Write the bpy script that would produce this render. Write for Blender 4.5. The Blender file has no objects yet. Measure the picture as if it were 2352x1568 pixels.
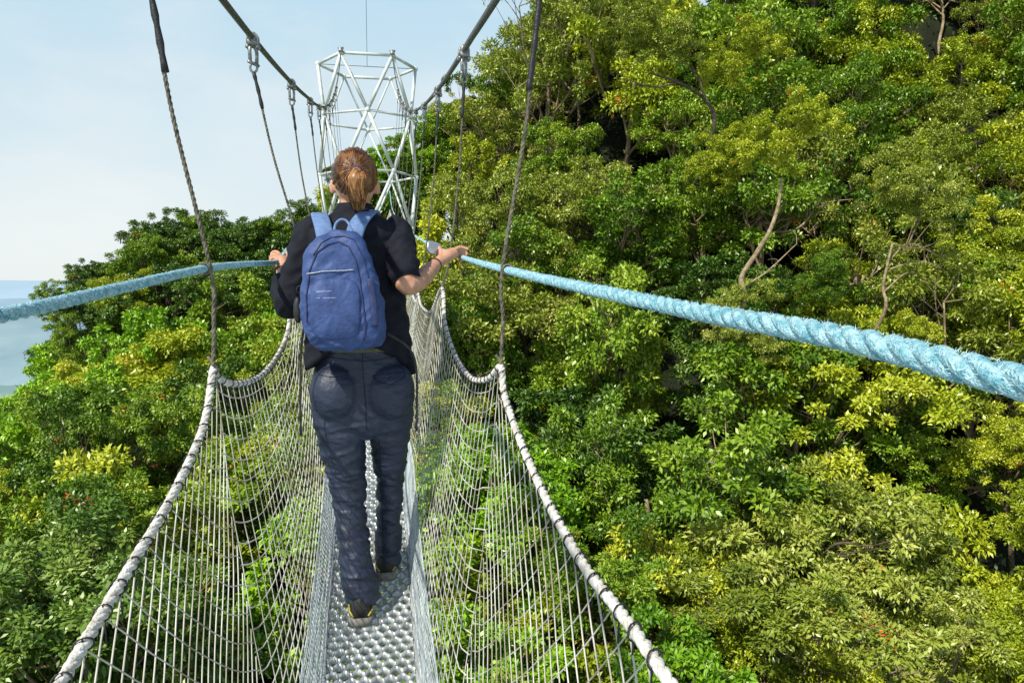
import bpy, math, random
import numpy as np
from mathutils import Vector, Matrix, Euler, noise
from mathutils.bvhtree import BVHTree
random.seed(4); rs = np.random.RandomState(7)
S = bpy.context.scene; C = S.collection
F = 1700.0; YAW = math.radians(-10.6); PIT = math.radians(85.5)
RM = Euler((PIT, 0, YAW), 'XYZ').to_matrix()
cam = bpy.data.objects.new('camera', bpy.data.cameras.new('camera')); C.objects.link(cam)
cam.rotation_euler = (PIT, 0, YAW); cam.data.lens = 36*F/2352; cam.data.sensor_width = 36
cam.data.clip_start = 0.02; cam.data.clip_end = 30000; S.camera = cam
def RAY(px, py): return RM @ Vector(((px-1176)/F, (784-py)/F, -1))
def P(px, py, Y): d = RAY(px, py); return d*(Y/d.y)
def PX(px, py, X): d = RAY(px, py); return d*(X/d.x)
def PROJ(v):
    c = RM.transposed() @ Vector(v); return 1176+F*c.x/-c.z, 784-F*c.y/-c.z
# ---------------------------------------------------------------- light
EL = math.radians(48); AZ = math.atan2(-0.62, -0.55)
S.view_settings.view_transform = 'Standard'; S.view_settings.look = 'None'; S.view_settings.exposure = 0
W = bpy.data.worlds.new('World'); S.world = W; W.use_nodes = True
nt = W.node_tree; bg = nt.nodes['Background']; bg.inputs[1].default_value = 0.12
sk = nt.nodes.new('ShaderNodeTexSky'); sk.sky_type = 'NISHITA'; sk.sun_disc = False
sk.sun_elevation = EL; sk.sun_rotation = AZ; sk.air_density = 1.0; sk.dust_density = 0.6; sk.ozone_density = 1.5
tc = nt.nodes.new('ShaderNodeTexCoord'); sp = nt.nodes.new('ShaderNodeSeparateXYZ'); nt.links.new(tc.outputs['Generated'], sp.inputs[0])
def mrange(src, a, b, c, d):
    m = nt.nodes.new('ShaderNodeMapRange'); m.inputs[1].default_value = a; m.inputs[2].default_value = b; m.inputs[3].default_value = c; m.inputs[4].default_value = d
    nt.links.new(src, m.inputs[0]); return m.outputs[0]
haze = nt.nodes.new('ShaderNodeMixRGB'); nt.links.new(mrange(sp.outputs[2], .02, .36, 0, 1), haze.inputs[0]); haze.inputs[1].default_value = (7.0, 7.6, 7.6, 1); haze.inputs[2].default_value = (4.5, 6.4, 7.6, 1)
mp = nt.nodes.new('ShaderNodeMapping'); mp.inputs['Scale'].default_value = (1.6, 1.6, 4.0); nt.links.new(tc.outputs['Generated'], mp.inputs[0])
nz = nt.nodes.new('ShaderNodeTexNoise'); nz.inputs['Scale'].default_value = 1.7; nz.inputs['Detail'].default_value = 7; nz.inputs['Roughness'].default_value = 0.55; nt.links.new(mp.outputs[0], nz.inputs[0])
cl = nt.nodes.new('ShaderNodeMixRGB'); nt.links.new(mrange(nz.outputs[0], .46, .74, 0, .75), cl.inputs[0]); nt.links.new(haze.outputs[0], cl.inputs[1]); cl.inputs[2].default_value = (7.6, 7.9, 7.9, 1)
mx = nt.nodes.new('ShaderNodeMixRGB'); nt.links.new(mrange(sp.outputs[2], .34, .52, .92, 0), mx.inputs[0]); nt.links.new(sk.outputs[0], mx.inputs[1]); nt.links.new(cl.outputs[0], mx.inputs[2])
nt.links.new(mx.outputs[0], bg.inputs[0])
sun = bpy.data.objects.new('sun', bpy.data.lights.new('sun', 'SUN')); C.objects.link(sun)
sun.data.energy = 5.0; sun.data.angle = math.radians(0.5); sun.data.color = (1, 0.95, 0.82)
SD = Vector((math.sin(AZ)*math.cos(EL), math.cos(AZ)*math.cos(EL), math.sin(EL)))
sun.rotation_euler = SD.to_track_quat('Z', 'Y').to_euler()
# ---------------------------------------------------------------- materials
def mat(name, c1, c2=None, scale=20, rough=0.7, metal=0, bump=0, bscale=None, stretch=(1,1,1), spec=0.4, detail=4, lo=.35, hi=.65):
    m = bpy.data.materials.new(name); m.use_nodes = True; n = m.node_tree; b = n.nodes['Principled BSDF']
    b.inputs['Roughness'].default_value = rough; b.inputs['Metallic'].default_value = metal; b.inputs['Specular IOR Level'].default_value = spec
    t = n.nodes.new('ShaderNodeTexCoord'); mpp = n.nodes.new('ShaderNodeMapping'); mpp.inputs['Scale'].default_value = stretch
    n.links.new(t.outputs['Object'], mpp.inputs[0])
    z = n.nodes.new('ShaderNodeTexNoise'); z.inputs['Scale'].default_value = scale; z.inputs['Detail'].default_value = detail; n.links.new(mpp.outputs[0], z.inputs[0])
    r = n.nodes.new('ShaderNodeValToRGB'); n.links.new(z.outputs[0], r.inputs[0])
    r.color_ramp.elements[0].position = lo; r.color_ramp.elements[1].position = hi
    r.color_ramp.elements[0].color = (*c1, 1); r.color_ramp.elements[1].color = (*(c2 or c1), 1)
    n.links.new(r.outputs[0], b.inputs['Base Color'])
    if bump:
        z2 = n.nodes.new('ShaderNodeTexNoise'); z2.inputs['Scale'].default_value = bscale or scale*3; z2.inputs['Detail'].default_value = 3; n.links.new(mpp.outputs[0], z2.inputs[0])
        bm = n.nodes.new('ShaderNodeBump'); bm.inputs['Strength'].default_value = bump; bm.inputs['Distance'].default_value = 0.004
        n.links.new(z2.outputs[0], bm.inputs['Height']); n.links.new(bm.outputs[0], b.inputs['Normal'])
    return m
def leafmat(name, cols, red=(.75,.12,.03), dim=.9):
    cols = [tuple(v*dim for v in c) for c in cols]
    m = bpy.data.materials.new(name); m.use_nodes = True; n = m.node_tree; n.nodes.remove(n.nodes['Principled BSDF']); out = n.nodes['Material Output']
    a = n.nodes.new('ShaderNodeAttribute'); a.attribute_name = 'tint'
    oi = n.nodes.new('ShaderNodeObjectInfo')
    m1 = n.nodes.new('ShaderNodeMath'); m1.operation = 'MULTIPLY_ADD'; m1.inputs[1].default_value = 0.3; n.links.new(oi.outputs['Random'], m1.inputs[0])
    m0 = n.nodes.new('ShaderNodeMath'); m0.operation = 'SUBTRACT'; m0.inputs[1].default_value = 0.15; n.links.new(a.outputs['Fac'], m0.inputs[0]); n.links.new(m0.outputs[0], m1.inputs[2])
    r = n.nodes.new('ShaderNodeValToRGB'); n.links.new(m1.outputs[0], r.inputs[0])
    e = r.color_ramp.elements; e[0].position = 0.03; e[0].color = (*cols[0], 1); e[1].position = 0.8; e[1].color = (*cols[2], 1)
    k = e.new(0.42); k.color = (*cols[1], 1); k = e.new(0.985); k.color = (*cols[2], 1); k = e.new(1.0); k.color = (*red, 1)
    df = n.nodes.new('ShaderNodeBsdfDiffuse'); n.links.new(r.outputs[0], df.inputs[0])
    gl = n.nodes.new('ShaderNodeBsdfGlossy'); gl.inputs['Roughness'].default_value = .42; gl.inputs[0].default_value = (.95, 1, .8, 1)
    tr = n.nodes.new('ShaderNodeBsdfTranslucent'); n.links.new(r.outputs[0], tr.inputs[0])
    m3 = n.nodes.new('ShaderNodeMixShader'); m3.inputs[0].default_value = .07; n.links.new(df.outputs[0], m3.inputs[1]); n.links.new(gl.outputs[0], m3.inputs[2])
    ms = n.nodes.new('ShaderNodeMixShader'); ms.inputs[0].default_value = 0.10
    n.links.new(m3.outputs[0], ms.inputs[1]); n.links.new(tr.outputs[0], ms.inputs[2]); n.links.new(ms.outputs[0], out.inputs[0])
    return m
M = {}
M['steel'] = mat('galvanised steel', (.16,.165,.16), (.42,.43,.42), 60, .42, .6, .3)
M['cable'] = mat('steel cable', (.09,.09,.075), (.2,.19,.16), 90, .5, .5, .3)
M['tower'] = mat('painted tower steel', (.50,.56,.53), (.74,.79,.76), 3, .5, .15)
M['hang'] = mat('weathered hanger rope', (.06,.055,.04), (.2,.18,.13), 70, .8, 0, .5)
M['black'] = mat('black binding', (.012,.012,.013), (.03,.03,.032), 80, .5, 0, .4)
M['white'] = mat('white rope', (.5,.47,.41), (.82,.8,.75), 45, .85, 0, .8, 250)
M['blue'] = mat('blue fibre rope', (.15,.42,.52), (.50,.76,.84), 120, .85, 0, 1, 500)
M['fray'] = mat('blue frayed fibre', (.42,.70,.80), (.70,.88,.93), 60, .7)
M['net'] = mat('net cord', (.30,.27,.19), (.72,.70,.62), 7, .85)
M['toe'] = mat('pale toe net cord', (.36,.42,.45), (.64,.70,.72), 15, .7)
M['alu'] = mat('aluminium tread', (.42,.44,.44), (.70,.72,.72), 30, .42, .5, .2)
M['skin'] = mat('skin', (.52,.26,.16), (.64,.35,.23), 40, .5, 0, .15, 300)
M['hair'] = mat('auburn hair', (.05,.017,.006), (.26,.115,.036), 60, .34, 0, .4, 200, (1,1,.35))
M['tail'] = mat('ponytail hair', (.11,.04,.012), (.42,.21,.07), 120, .36, 0, 0, None, (1,1,.15))
M['shirt'] = mat('black navy shirt cloth', (.005,.006,.011), (.011,.013,.022), 30, .8, 0, .5, 500, spec=.25)
M['pants'] = mat('dark navy trousers', (.011,.017,.038), (.024,.034,.068), 9, .5, 0, .5, 110, spec=.5)
M['pack'] = mat('blue pack nylon', (.030,.060,.18), (.05,.092,.255), 25, .6, 0, .6, 90)
M['packd'] = mat('darker blue pack trim', (.015,.025,.085), (.028,.042,.13), 40, .6)
M['strap'] = mat('faded blue strap', (.10,.18,.36), (.15,.25,.46), 60, .7, 0, .3)
M['zip'] = mat('pale zip', (.3,.35,.46), (.5,.55,.64), 200, .4)
M['belt'] = mat('olive belt', (.07,.07,.03), (.12,.11,.05), 60, .6)
M['tie'] = mat('blue hair tie', (.012,.02,.13), None, 30, .5)
M['thread'] = mat('dark seam', (.006,.008,.014), None, 30, .7)
M['sole'] = mat('grey rubber sole', (.16,.15,.13), (.26,.25,.22), 60, .7)
M['shoe'] = mat('black shoe fabric', (.012,.012,.013), (.035,.035,.03), 60, .6, 0, .5)
M['yellow'] = mat('yellow shoe trim', (.4,.34,.05), None, 30, .5)
M['phone'] = mat('silver phone', (.42,.46,.5), (.5,.54,.58), 20, .25, .5)
M['barkd'] = mat('brown bark', (.05,.038,.022), (.15,.12,.08), 12, .9, 0, .7)
M['barkp'] = mat('pale bark', (.2,.14,.08), (.42,.33,.21), 9, .85, 0, .6)
M['soil'] = mat('forest floor', (.004,.006,.002), (.014,.02,.005), .8, .95)
M['leaf0'] = leafmat('yellow green leaves', [(.16,.25,.008), (.43,.52,.018), (.74,.76,.07)])
M['leaf1'] = leafmat('mid green leaves', [(.06,.15,.007), (.22,.38,.018), (.47,.59,.05)])
M['leaf2'] = leafmat('dark glossy leaves', [(.035,.10,.010), (.12,.24,.022), (.34,.46,.08)])
M['leaf3'] = leafmat('bright fresh leaves', [(.11,.27,.008), (.29,.55,.016), (.54,.76,.05)])
M['leaf4'] = leafmat('olive leaves', [(.11,.17,.014), (.33,.41,.035), (.62,.65,.15)])
M['under'] = leafmat('shade-darkened undergrowth leaves', [(.012,.025,.004), (.035,.07,.008), (.07,.12,.015)])  # shade of the gaps between crowns is put into these dark colours
# ---------------------------------------------------------------- mesh tools
class MB:
    def __init__(s): s.v=[]; s.f=[]; s.n=0
    def add(s, v, f):
        v=np.asarray(v,float).reshape(-1,3); s.v.append(v)
        s.f.append([np.asarray(a,int)+s.n for a in (f if isinstance(f,list) else [f])]); s.n+=len(v)
    def build(s, name, m=None, parent=None, smooth=True, face_tint=None):
        me=bpy.data.meshes.new(name); V=np.concatenate(s.v); me.vertices.add(len(V)); me.vertices.foreach_set('co', V.ravel())
        A=[a for g in s.f for a in g if len(a)]
        li=np.concatenate([a.ravel() for a in A]); sz=np.concatenate([np.full(len(a),a.shape[1]) for a in A])
        st=np.concatenate([[0],np.cumsum(sz)[:-1]])
        me.loops.add(len(li)); me.loops.foreach_set('vertex_index', li.astype(np.int32))
        me.polygons.add(len(sz)); me.polygons.foreach_set('loop_start', st.astype(np.int32))
        me.update(calc_edges=True); me.validate()
        if smooth: me.polygons.foreach_set('use_smooth', np.ones(len(me.polygons),bool))
        if face_tint is not None and len(face_tint)==len(me.polygons):
            at=me.attributes.new('tint','FLOAT','FACE'); at.data.foreach_set('value', np.asarray(face_tint,np.float32))
        if m: me.materials.append(m)
        o=bpy.data.objects.new(name, me); C.objects.link(o)
        if parent: o.parent=parent
        return o
def empty(name, label, cat, loc=(0,0,0), group=None):
    o=bpy.data.objects.new(name,None); C.objects.link(o); o.location=loc; o.empty_display_size=.1
    o['label']=label; o['category']=cat
    if group: o['group']=group
    return o
def tag(o, label, cat, group=None):
    o['label']=label; o['category']=cat
    if group: o['group']=group
    return o
def keep(o):
    if o.parent: o.location = -o.parent.location
    return o
def frames(p):
    p=np.asarray(p,float); t=np.gradient(p,axis=0); t/=np.linalg.norm(t,axis=1)[:,None]+1e-12
    ref=np.array([0,0,1.]) if abs(t[0,2])<.8 else np.array([0,1.,0])
    N=np.zeros_like(p); n=ref-t[0]*ref.dot(t[0]); n/=np.linalg.norm(n); N[0]=n
    for i in range(1,len(p)):
        n=n-t[i]*n.dot(t[i]); n/=np.linalg.norm(n)+1e-12; N[i]=n
    return t,N,np.cross(t,N)
def grid_faces(n,k,close=True):
    i=np.arange(n-1)[:,None]; j=np.arange(k if close else k-1)[None,:]; j2=(j+1)%k
    return np.stack([i*k+j+0*i, i*k+j2+0*i, (i+1)*k+j2, (i+1)*k+j],-1).reshape(-1,4)
def tube(mb, pts, r, sides=8, cap=True):
    p=np.array([tuple(a) for a in pts],float); n=len(p); r=np.broadcast_to(np.asarray(r,float),(n,))
    t,N,B=frames(p); a=np.arange(sides)*2*math.pi/sides
    v=p[:,None]+r[:,None,None]*(np.cos(a)[None,:,None]*N[:,None]+np.sin(a)[None,:,None]*B[:,None])
    f=[grid_faces(n,sides)]
    if cap: f+= [np.arange(sides)[::-1][None], (np.arange(sides)+(n-1)*sides)[None]]
    mb.add(v,f)
def cr(pts, step):
    p=np.array([tuple(a) for a in pts],float); p=np.vstack([2*p[0]-p[1],p,2*p[-1]-p[-2]]); out=[]
    for i in range(1,len(p)-2):
        L=np.linalg.norm(p[i+1]-p[i]); k=max(2,int(L/step)+1); u=np.linspace(0,1,k,endpoint=False)[:,None]
        out.append(.5*((2*p[i])+(-p[i-1]+p[i+1])*u+(2*p[i-1]-5*p[i]+4*p[i+1]-p[i+2])*u**2+(-p[i-1]+3*p[i]-3*p[i+1]+p[i+2])*u**3))
    out.append(p[-2][None]); return np.concatenate(out)
def twisted(mb, pts, R, pitch, nstr=3, sides=7, strand=.56, off=.5, jit=0):
    p=np.asarray(pts,float); t,N,B=frames(p); s=np.concatenate([[0],np.cumsum(np.linalg.norm(np.diff(p,axis=0),axis=1))])
    a=np.arange(sides)*2*math.pi/sides
    for k in range(nstr):
        th=2*math.pi*(s/pitch+k/nstr)+jit*2*np.sin(s*23+k); sr=strand*R*(1+jit*np.sin(s*91+k*2)*np.sin(s*37+k))
        u=off*R*np.cos(th)[:,None]+sr[:,None]*np.cos(a)[None]; w=off*R*np.sin(th)[:,None]+sr[:,None]*np.sin(a)[None]
        v=p[:,None]+u[:,:,None]*N[:,None]+w[:,:,None]*B[:,None]
        mb.add(v,[grid_faces(len(p),sides),np.arange(sides)[::-1][None],(np.arange(sides)+(len(p)-1)*sides)[None]])
def loft(mb, rings):
    k=len(rings[0]); v=np.array(rings,float).reshape(-1,3); n=len(rings)
    mb.add(v,[grid_faces(n,k), np.arange(k)[::-1][None], (np.arange(k)+(n-1)*k)[None]])
def ring(c, rx, ry, n=28, sup=1.0, dz=None):
    a=np.arange(n)*2*math.pi/n; ca,sa=np.cos(a),np.sin(a)
    x=np.sign(ca)*np.abs(ca)**sup*rx; y=np.sign(sa)*np.abs(sa)**sup*ry; z=np.zeros(n) if dz is None else dz(a)
    return np.stack([c[0]+x,c[1]+y,c[2]+z],1)
def ellipsoid(mb, c, r, n=20, m=12, rot=None):
    rings=[]
    for i in range(1,m):
        th=math.pi*i/m; a=np.arange(n)*2*math.pi/n
        q=np.stack([math.sin(th)*np.cos(a)*r[0],math.sin(th)*np.sin(a)*r[1],np.full(n,math.cos(th)*r[2])],1)
        if rot is not None: q=q@np.array(rot).T
        rings.append(q+np.array(tuple(c)))
    loft(mb, rings[::-1])
def box(mb, c, s, rot=None):
    q=np.array([[x,y,z] for x in(-.5,.5) for y in(-.5,.5) for z in(-.5,.5)])*np.array(s)
    if rot is not None: q=q@np.array(rot).T
    mb.add(q+np.array(tuple(c)),[np.array([[0,1,3,2],[4,6,7,5],[0,4,5,1],[2,3,7,6],[0,2,6,4],[1,5,7,3]])])
def ribbon(mb, pts, w, th, side=(1,0,0)):
    p=np.array([tuple(a) for a in pts],float); t=np.gradient(p,axis=0); t/=np.linalg.norm(t,axis=1)[:,None]
    sd=np.array(side,float)[None]-t*(t@np.array(side,float))[:,None]; sd/=np.linalg.norm(sd,axis=1)[:,None]; nn=np.cross(t,sd)
    w=np.broadcast_to(np.asarray(w,float),(len(p),))
    rings=[]
    for i in range(len(p)):
        rings.append([p[i]+sd[i]*w[i]*.5*a+nn[i]*th*.5*b for a,b in((1,-.4),(1,.4),(.8,1),(-.8,1),(-1,.4),(-1,-.4),(-.8,-1),(.8,-1))])
    loft(mb,rings)
def remesh(mb, name, vox, m, parent, smooth=3, disp=None):
    o=mb.build(name); r=o.modifiers.new('r','REMESH'); r.mode='VOXEL'; r.voxel_size=vox
    s=o.modifiers.new('s','SMOOTH'); s.factor=.5; s.iterations=smooth
    dg=bpy.context.evaluated_depsgraph_get(); me=bpy.data.meshes.new_from_object(o.evaluated_get(dg))
    bpy.data.objects.remove(o)
    if disp:
        me.update(); co=np.zeros(len(me.vertices)*3); me.vertices.foreach_get('co',co); co=co.reshape(-1,3)
        no=np.zeros(len(me.vertices)*3); me.vertices.foreach_get('normal',no); no=no.reshape(-1,3)
        d=np.array([disp(Vector(c),n) for c,n in zip(co,no)]); co+=no*d[:,None]; me.vertices.foreach_set('co',co.ravel()); me.update()
    me.materials.clear(); me.materials.append(m); me.polygons.foreach_set('use_smooth',np.ones(len(me.polygons),bool))
    o=bpy.data.objects.new(name,me); C.objects.link(o); o.parent=parent; return keep(o)
def bvh_of(o):
    me=o.data; off=o.location+(o.parent.location if o.parent else Vector((0,0,0)))
    return BVHTree.FromPolygons([v.co+off for v in me.vertices],[tuple(p.vertices) for p in me.polygons])
def onsurf(bvh, pxs, off, step=6):
    out=[]
    for (a,b) in zip(pxs[:-1],pxs[1:]):
        k=max(1,int(math.hypot(b[0]-a[0],b[1]-a[1])/step))
        for i in range(k): out.append((a[0]+(b[0]-a[0])*i/k,a[1]+(b[1]-a[1])*i/k))
    out.append(pxs[-1]); res=[]
    for q in out:
        h=bvh.ray_cast(Vector((0,0,0)),RAY(*q).normalized())
        if h[0] is not None: res.append(h[0]+h[1]*off)
    return res
# ---------------------------------------------------------------- bridge curves
STY=[1.77+1.53*i for i in range(10)]
def deckz(y): return np.interp(y,[-1,0,1.2,2.3,2.64,3.3,4.83,8,23],[-1.85,-1.75,-1.55,-1.29,-1.2,-1.0,-.75,-.3,1.6])
def cabz(y): return 1.01+.1555*(y-3.3)+.00896*(y-3.3)*(y-6.36)
def cabx(y,s): return np.interp(y,[3,21.7],[.40,.63]) if s>0 else -np.interp(y,[6,21.7],[.475,.79])
rc=[PX(*a) for a in((3100,1075,.335),(2352,880,.33),(1900,768,.328),(1500,695,.325))]+[P(1165,620,1.77),P(1060,590,2.95),P(985,560,4.8),P(935,525,8.0),Vector((.4,15,1.45)),Vector((.5,21.5,2.6))]
lc=[PX(*a) for a in((-500,820,-.42),(0,725,-.40),(250,668,-.385))]+[P(470,617,1.77),P(560,607,2.3),P(638,601,2.86),P(655,580,2.98),P(680,558,3.3),Vector((-.37,4.83,.26)),Vector((-.39,8,.6)),Vector((-.5,15,1.45)),Vector((-.62,21.5,2.6))]
RAIL={1:cr(rc,.006),-1:cr(lc,.006)}
def at_y(curve,y):
    return np.array([np.interp(y,curve[:,1],curve[:,0]),y,np.interp(y,curve[:,1],curve[:,2])])
def sagtail(side):
    out=[]; X=.30 if side>0 else -.35
    for i in range(2,12):
        for fr in (0,.25,.5,.75):
            y=1.77+1.53*(i+fr)
            if i==2 and fr==0: continue
            b=np.interp(y,[4.83,6.36,10,21.5],[-.07,.12,.55,2.2]); w=1+max(0,y-6)*.035
            out.append(Vector((X*w,y,b-.14*math.sin(math.pi*fr)**.8 if fr else b)))
    return out
rt=[PX(*a) for a in((1700,1830,.303),(1600,1680,.303),(1540,1568,.303),(1440,1425,.303),(1330,1280,.303),(1240,1115,.303),(1185,985,.303),(1157,900,.303))]+[P(1150,842,1.77),P(1120,870,1.97),P(1080,866,2.3),P(1045,815,2.7),P(1022,740,3.05),P(1015,662,3.3),P(990,715,3.9),P(968,702,4.5),P(960,672,4.83)]+sagtail(1)
lt=[PX(*a) for a in((0,1800,-.356),(60,1690,-.356),(140,1568,-.356),(210,1450,-.356),(300,1300,-.356),(400,1130,-.356),(468,975,-.356))]+[P(490,848,1.77),P(500,868,1.84),P(545,882,2.03),P(600,862,2.42),P(640,812,2.8),P(662,755,3.05),P(672,668,3.3),Vector((-.348,3.9,-.16)),Vector((-.345,4.5,-.16)),Vector((-.345,4.83,-.07))]+sagtail(-1)
TOP={1:cr(rt,.008),-1:cr(lt,.008)}
def bot(y,s):
    w=1+max(0,y-6)*.02; return np.array([(.14 if s>0 else -.192)*w,y,deckz(y)+.02])
def netpt(y,t,s):
    a=bot(y,s); b=at_y(TOP[s],y); p=a+(b-a)*t
    p[0]+=s*.035*math.sin(math.pi*t)*(.6 if y<1.8 else .2)+.004*noise.noise(Vector((y*5,t*6,s)))
    p[1]+=.004*noise.noise(Vector((y*5+3,t*6,s+5))); return p
SN={1:'right',-1:'left'}
for s in (1,-1):
    ys=np.concatenate([np.arange(-2.5,8,.012),np.arange(8,21.7,.05)]); pts=np.stack([[cabx(y,s) for y in ys],ys,cabz(ys)],1)
    mb=MB(); twisted(mb,pts,.0125,.11,6,5,.42,.62); o=mb.build('suspension_cable',M['cable'])
    tag(o,'thick grey steel main cable rising from the tower, on the %s of the walker'%SN[s],'cable')
ORD=['first','second','third','fourth','fifth','sixth','seventh','eighth','ninth','tenth','eleventh','twelfth','thirteenth']
def arc(c,r,a0,a1,ax,ay,n=14): return [Vector(c)+Vector(ax)*r*math.cos(a0+(a1-a0)*i/n)+Vector(ay)*r*math.sin(a0+(a1-a0)*i/n) for i in range(n+1)]
for s in (1,-1):
    for i,y in enumerate(STY):
        top=Vector((cabx(y,s),y,cabz(y))); nt_=Vector(at_y(TOP[s],min(y,21.2))); hr=Vector(at_y(RAIL[s],min(y,21.4)))
        r=empty('hanger_rope','%s hanger rope from the camera on the %s side, clamped to the main cable'%(ORD[i],SN[s]),'hanger rope',top,'hanger ropes between the main cables and the walkway')
        det=i<5; X=Vector((1,0,0)); Z=Vector((0,0,1)); Yv=Vector((0,1,cabz(y+.5)-cabz(y-.5))).normalized()
        mb=MB()
        tube(mb,[top-Yv*.035,top+Yv*.035],.0175,10)
        box(mb,top-Z*.022,(.036,.06,.018)); box(mb,top+Z*.012,(.022,.03,.016))
        for q in (-.02,.02):
            c=top+Yv*q; tube(mb,[c-X*.02-Z*.036]+arc(c,.02,math.pi,0,X,Z,8)+[c+X*.02-Z*.036],.0045,6)
            for e in (-1,1): tube(mb,[c+X*.02*e-Z*.042,c+X*.02*e-Z*.028],.0085,6)
        keep(mb.build('cable_clamp',M['steel'],r,smooth=det))
        mb=MB(); c=top-Z*.05; D=Vector((.45,.89,0)); tube(mb,[c-D*.022-Z*.055]+arc(c-Z*.005,.024,math.pi,0,D,Z,10)+[c+D*.022-Z*.055],.0075,7)
        tube(mb,[c-D*.034-Z*.052,c+D*.034-Z*.052],.0075,6)
        keep(mb.build('shackle',M['steel'],r))
        c2=top-Z*.118; mb=MB(); tube(mb,arc(c2,.014,math.pi*1.5,-math.pi*.5,X,Z*1.35,14),.005,6); keep(mb.build('thimble',M['steel'],r))
        d=(hr-c2).normalized(); a=c2-Z*.02; L=.24 if i==0 else .15
        q=cr([a,a+d*L*.5+X*.001,a+d*L],.02)
        mb=MB(); tube(mb,q,[.0075+.0014*math.sin(k*2.1) for k in range(len(q))],7)
        keep(mb.build('splice',M['black'],r))
        mb=MB(); e2=hr+Vector((-s*.012,0,0)); pl=cr([a+d*L*.5,(a+hr)*.5+X*.004*s,e2,(e2+nt_)*.5+X*.004,nt_],.012 if det else .12)
        if det: twisted(mb,pl,.0055,.045,3,5)
        else: tube(mb,pl,.004,5)
        keep(mb.build('rope',M['hang'],r))
        if det:
            mb=MB(); tube(mb,[hr+Vector((math.cos(g)*.0125,-.009+.003*g/6.28*2,math.sin(g)*.0125)) for g in np.linspace(0,18.8,44)],.003,5); keep(mb.build('knot',M['hang'],r))
            mb=MB(); tube(mb,[nt_+Vector((-.012,0,.03)),nt_+Vector((.012,.0,-.0)),nt_+Vector((-.01,.01,-.03))],.0035,5); keep(mb.build('net_tie',M['hang'],r))
# handrails
for s in (1,-1):
    r=empty('handrail_rope','frayed light blue handrail rope on the %s, under the walker\'s %s hand'%(SN[s],SN[s]),'rope',Vector(at_y(RAIL[s],1.77)))
    c=RAIL[s]; near=c[c[:,1]<5.2]; far=c[c[:,1]>=5.18][::12]; RR_=.0092 if s>0 else .0086
    mb=MB(); twisted(mb,near,RR_,.068,3,12,.64,.42,.07); tube(mb,far,.009,6); keep(mb.build('rope',M['blue'],r))
    nn=c[c[:,1]<2.6]; t,N,B=frames(nn); n=17000; idx=(len(nn)*rs.rand(n)**1.3).astype(int); a=rs.rand(n)*6.283
    rad=N[idx]*np.cos(a)[:,None]+B[idx]*np.sin(a)[:,None]; base=nn[idx]+rad*RR_*.92
    L=(.001+.0042*rs.rand(n)**3)[:,None]; dr=rad*.3+t[idx]*rs.randn(n)[:,None]*.9+rs.randn(n,3)*.3; dr/=np.linalg.norm(dr,axis=1)[:,None]
    sd=np.cross(dr,rs.randn(n,3)); sd/=np.linalg.norm(sd,axis=1)[:,None]; w=.00022
    V=np.stack([base-sd*w,base+sd*w,base+dr*L+rs.randn(n,3)*.0006],1).reshape(-1,3)
    mb=MB(); mb.add(V,[np.arange(n*3).reshape(-1,3)]); keep(mb.build('frayed_fibres',M['fray'],r,False))
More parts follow.
